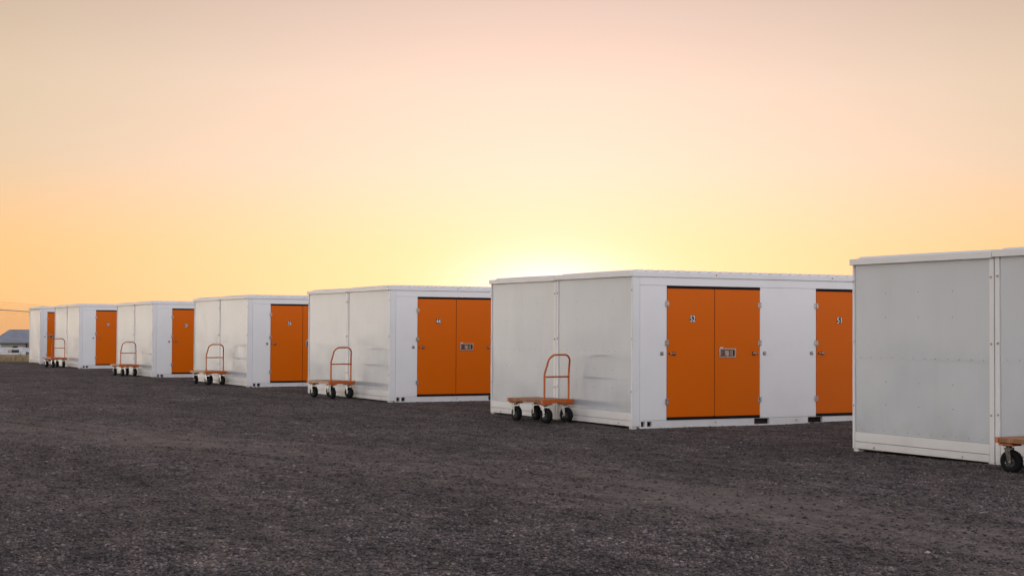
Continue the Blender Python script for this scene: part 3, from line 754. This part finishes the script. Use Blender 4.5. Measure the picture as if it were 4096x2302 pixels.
# straw coloured earth sheet under the grass, 4 mm over the gravel
b = MB(); m_ = Mat('dry_earth', (.22, .16, .10), .9); m_.color(m_.ramp(m_.noise(1.1, detail=6, rough=.7), [(.35, (.10, .075, .055)), (.55, (.26, .19, .12)), (.8, (.34, .27, .19))]))
gxs = list(np.arange(-73.4, -112, -2.0)); gys = list(np.arange(-24, 30, 2.0)); V = []
for i, x_ in enumerate(gxs):
    for j, y_ in enumerate(gys):
        xx = x_-(1.2*math.sin(y_*.9)+.0 if i == 0 else 0); V.append((xx, y_, float(gz(xx, y_))+.03 if i else float(gz(xx, y_))-.02))
nY = len(gys); b.add(V, [(i*nY+j, i*nY+j+1, (i+1)*nY+j+1, (i+1)*nY+j) for i in range(len(gxs)-1) for j in range(nY-1)], m_.m, True)
o = b.build('dry_earth_strip'); tag(o, 'strip of dry brown earth beyond the gravel', 'ground', kind='structure')

# stored white goods behind the fence
M_white = worn_paint('white_enamel', (.66, .67, .70), .35, (.30, .28, .27), .5)
M_pale = worn_paint('pale_green_enamel', (.42, .50, .48), .4, (.2, .2, .2), .5)
M_blk = Mat('dark_tarp', (.03, .028, .035), .7).m
ag = 'white goods stored behind the fence'
def dims(px0, px1, y0, y1, dist):
    p0, p1 = at_dist(px0, dist, 0), at_dist(px1, dist, 0)
    hz = 1303+.4; f_ = FPX/1.0
    zt_ = CAM_Z-(y0-hz)/f_*dist; zb = CAM_Z-(y1-hz)/f_*dist
    return p0, p1, zb, zt_
def goods(px0, px1, y0, y1, dist, label, kind='freezer', mat=None, depth=.7):
    p0, p1, zb, zt_ = dims(px0, px1, y0, y1, dist); wd = (p1-p0).length; an = math.atan2(p1.y-p0.y, p1.x-p0.x); zb = float(gz(p0.x, p0.y)); h = zt_-zb
    mat = mat or M_white
    r = empty('stored_'+kind, (p0.x, p0.y, zb), an, label, kind, ag if kind != 'crate' else None)
    if kind == 'freezer':
        b = MB(); b.box(0, wd, 0, depth, .05, h-.10, mat, .015); b.build('cabinet', r)
        b = MB(); b.box(-.01, wd+.01, -.02, depth, h-.095, h, mat, .02); b.build('lid', r)
        b = MB()
        for x_ in (.04, wd-.09):
            for y_ in (.05, depth-.1): b.box(x_, x_+.05, y_, y_+.05, -.03, .05, M_blk)
        b.build('foot', r)
    elif kind == 'refrigerator':
        b = MB(); b.box(0, wd, .03, depth, .04, h, mat, .015); b.build('cabinet', r)
        b = MB(); b.box(.005, wd-.005, 0, .026, h*.70, h-.005, mat, .008); b.build('door', r)
        b = MB(); b.box(.005, wd-.005, 0, .026, .06, h*.69, mat, .008); d_ = b.build('door', r)
        b = MB(); b.box(wd-.07, wd-.05, -.03, -.001, h*.4, h*.66, M_steel); b.build('handle', d_)
        b = MB(); b.box(.04, wd-.04, .05, depth-.05, -.04, .04, M_blk); b.build('plinth', r)
    elif kind == 'table':
        b = MB(); b.box(-.02, wd+.02, 0, depth, h-.12, h, mat, .01); b.build('top', r)
        nleg = 5
        for i in range(nleg):
            b = MB(); x_ = i*(wd-.09)/(nleg-1); b.box(x_, x_+.09, .02, .10, -.03, h-.12, mat); b.build('leg', r)
        b = MB(); b.box(.02, wd-.02, depth-.06, depth-.02, -.03, h-.125, M_blk); b.build('back_panel', r)
    elif kind == 'drum':
        b = MB(); b.lathe([(-.03, .001), (-.03, wd/2), (h*.32, wd/2), (h*.33, wd/2+.02), (h*.36, wd/2), (h*.66, wd/2), (h*.68, wd/2+.02), (h*.70, wd/2), (h*.96, wd/2), (h, wd/2-.02), (h, .001)], mat, 'Z', (wd/2, wd/2, 0), 18); b.build('barrel', r)
        b = MB(); b.box(wd*.45, wd*.9, -.03, .02, 0, h*.45, M_blk); b.build('opening', r)
    elif kind == 'crate':
        b = MB()
        for i in range(3): b.box(0, wd, 0, depth, h*i/3+.02, h*(i+1)/3-.02, mat, .01)
        b.build('slat', r)
        b = MB()
        for x_ in (-.02, wd-.05): b.box(x_, x_+.07, -.025, -.001, -.03, h, mat)
        b.build('frame', r)
    return r
goods(2, 27, 1402, 1424, 104, 'low white table with dark gaps between its legs beyond the fence', 'table', depth=1.0)
goods(28, 79, 1403, 1426, 103, 'long white chest freezer with flat lid in the front row beyond the fence', 'freezer', depth=1.0)
goods(80.5, 90, 1396, 1425, 103.5, 'pale green drum standing between the white goods', 'drum', M_pale)
goods(91.5, 105, 1401, 1427, 102.5, 'small upright white refrigerator nearest the container corner', 'refrigerator')
goods(106, 119, 1398, 1423, 105, 'dark covered crate half hidden by the farthest container', 'crate', M_blk)
goods(-24, 0, 1402, 1424, 104, 'white chest freezer cut by the left picture edge', 'freezer', depth=1.0)
goods(0, 33, 1393.5, 1404, 112, 'white chest freezer in the middle row above the leggy table', 'freezer', M_white, 1.0)
goods(33, 47, 1390, 1399, 113, 'yellowish wooden crate in the middle row', 'crate', M_woodpale)
goods(47, 78, 1389.5, 1399, 114, 'long black covered crate in the middle row', 'crate', M_blk)
goods(78, 102, 1391.5, 1400, 112, 'white chest freezer in the middle row behind the drum', 'freezer', M_white, 1.0)
goods(103, 120, 1392.5, 1404, 113, 'white crate in the middle row beside the farthest container', 'crate', M_white)
goods(-10, 18, 1382, 1392, 124, 'white chest freezer in the rear row at the left edge', 'freezer', M_white, 1.0)
goods(19, 49, 1382.5, 1390.5, 126, 'white chest freezer in the rear row before the shed', 'freezer', M_white, 1.0)
goods(50, 73, 1382.5, 1389.5, 127, 'long white crate in the rear row before the shed', 'crate', M_white)
goods(73.5, 90, 1379.5, 1390, 124, 'tall white crate in the rear row, highest of them', 'crate', M_white)
goods(91, 118, 1383, 1391.5, 125, 'white chest freezer in the rear row nearest the farthest container', 'freezer', M_white, 1.0)

# metal roofed shed
D0 = 420.0
def zpx(py, dist): return CAM_Z-(py-1303.3)/FPX*dist
p0, p1 = at_dist(-34, D0, 0), at_dist(116.5, D0, 0)
an = math.atan2(p1.y-p0.y, p1.x-p0.x); SL = (p1-p0).length
sh = empty('metal_roofed_shed', (p0.x, p0.y, 0), an, 'low beige building with a ribbed grey metal hip roof beyond the fence', 'building')
DP = 14.0
ze, zr, zb = zpx(1361, D0), zpx(1315, D0+DP/2), float(gz(p0.x, p0.y))-.6
kx = SL/150.5; rx0 = 72*kx
M_siding = worn_paint('beige_siding', (.36, .34, .28), .7, (.22, .2, .17), .4)
a = Mat('ribbed_grey_roof', (.22, .23, .27), .4, metal=.3); a.color(a.mixc(a.ramp(a.noise(.6, detail=4), [(.4, 0.0), (.7, 1.0)]), (.34, .35, .41), (.27, .28, .32))); M_rib = a.m
b = MB(); b.box(1.6, SL-.35, .7, DP-.7, zb, ze-.05, M_siding); b.build('wall', sh)
b = MB()
rv_ = [(0, 0, ze), (SL+.1, 0, ze), (SL+.1, DP, ze), (0, DP, ze), (rx0, DP/2, zr), (SL+.1, DP/2, zr)]
rv2 = [(x_, y_, z_-.12) for x_, y_, z_ in rv_]
b.add(rv_+rv2, [(0, 1, 5, 4), (2, 3, 4, 5), (3, 0, 4), (1, 2, 5), (7, 6, 10, 11), (9, 8, 11, 10), (6, 9, 10), (8, 7, 11), (0, 6, 7, 1), (1, 7, 8, 2), (2, 8, 9, 3), (3, 9, 6, 0)], M_rib)
x_ = .3
while x_ < SL:
    f_ = min(1.0, x_/rx0) if x_ < rx0 else 1.0
    b.tube([(x_, 0.0, ze+.03), (x_, DP/2*f_, ze+(zr-ze)*f_+.03)], .05, M_rib, 4); x_ += .55
rfo = b.build('roof', sh)
b = MB(); b.tube([(rx0, DP/2, zr+.05), (SL+.1, DP/2, zr+.05)], .10, M_rib, 6); b.tube([(0, 0, ze+.05), (rx0, DP/2, zr+.05)], .10, M_rib, 6); b.build('ridge_cap', rfo)
b = MB(); b.box(0, SL+.1, -.25, -.004, ze-.30, ze-.01, Mat('grey_gutter', (.20, .21, .24), .5).m); b.build('gutter', sh)
b = MB(); b.box(SL-.75, SL-.36, .50, .69, zb, ze-.13, M_dark); b.build('downspout', sh)
wx = 34*kx
f = MB(); f.box(wx-1.9, wx+.35, .62, .699, zpx(1381, D0)-.4, zpx(1370.5, D0), M_white); wo = f.build('window', sh)
f = MB(); f.box(wx-1.6, wx, .58, .619, zpx(1381, D0)-.2, zpx(1373, D0), Mat('dark_glass', (.04, .05, .06), .1).m); f.build('pane', wo)

# low shrub against the shed wall
def shrub(px0, px1, y0, y1, dist):
    p0, p1, zb_, zt_ = dims(px0, px1, y0, y1, dist); c = (p0+p1)/2; wd = (p1-p0).length; V = []; Fc = []
    for i in range(900):
        u = rng.normal(0, .32, 3); q = (c.x+u[0]*wd*.55, c.y+u[1]*wd*.55, zb_+(zt_-zb_)*(.5+.5*u[2])); s = rng.uniform(.08, .20)
        v1 = Vector(rng.normal(0, 1, 3)).normalized()*s; v2 = v1.orthogonal().normalized()*s*.6; o = len(V); q = Vector(q)
        V += [tuple(q-v1), tuple(q+v2), tuple(q+v1), tuple(q-v2)]; Fc.append((o, o+1, o+2, o+3))
    me = bpy.data.meshes.new('foliage'); me.from_pydata(V, [], Fc); me.materials.append(Mat('dark_leaves', (.05, .06, .03), .7).m)
    r = empty('low_shrub', (c.x, c.y, zb_), 0, 'low dark shrub in front of the beige shed wall', 'shrub')
    o = bpy.data.objects.new('foliage', me); C.objects.link(o); o.parent = r; o.matrix_parent_inverse = Matrix.Translation((-c.x, -c.y, -zb_))
    b = MB()
    for k_ in range(4): b.tube([(0, 0, -.9), (random.uniform(-.3, .3)*wd, random.uniform(-.2, .2), .3)], .03, M_dark, 5)
    b.build('stem', r)
shrub(52, 71, 1376, 1384, 400)
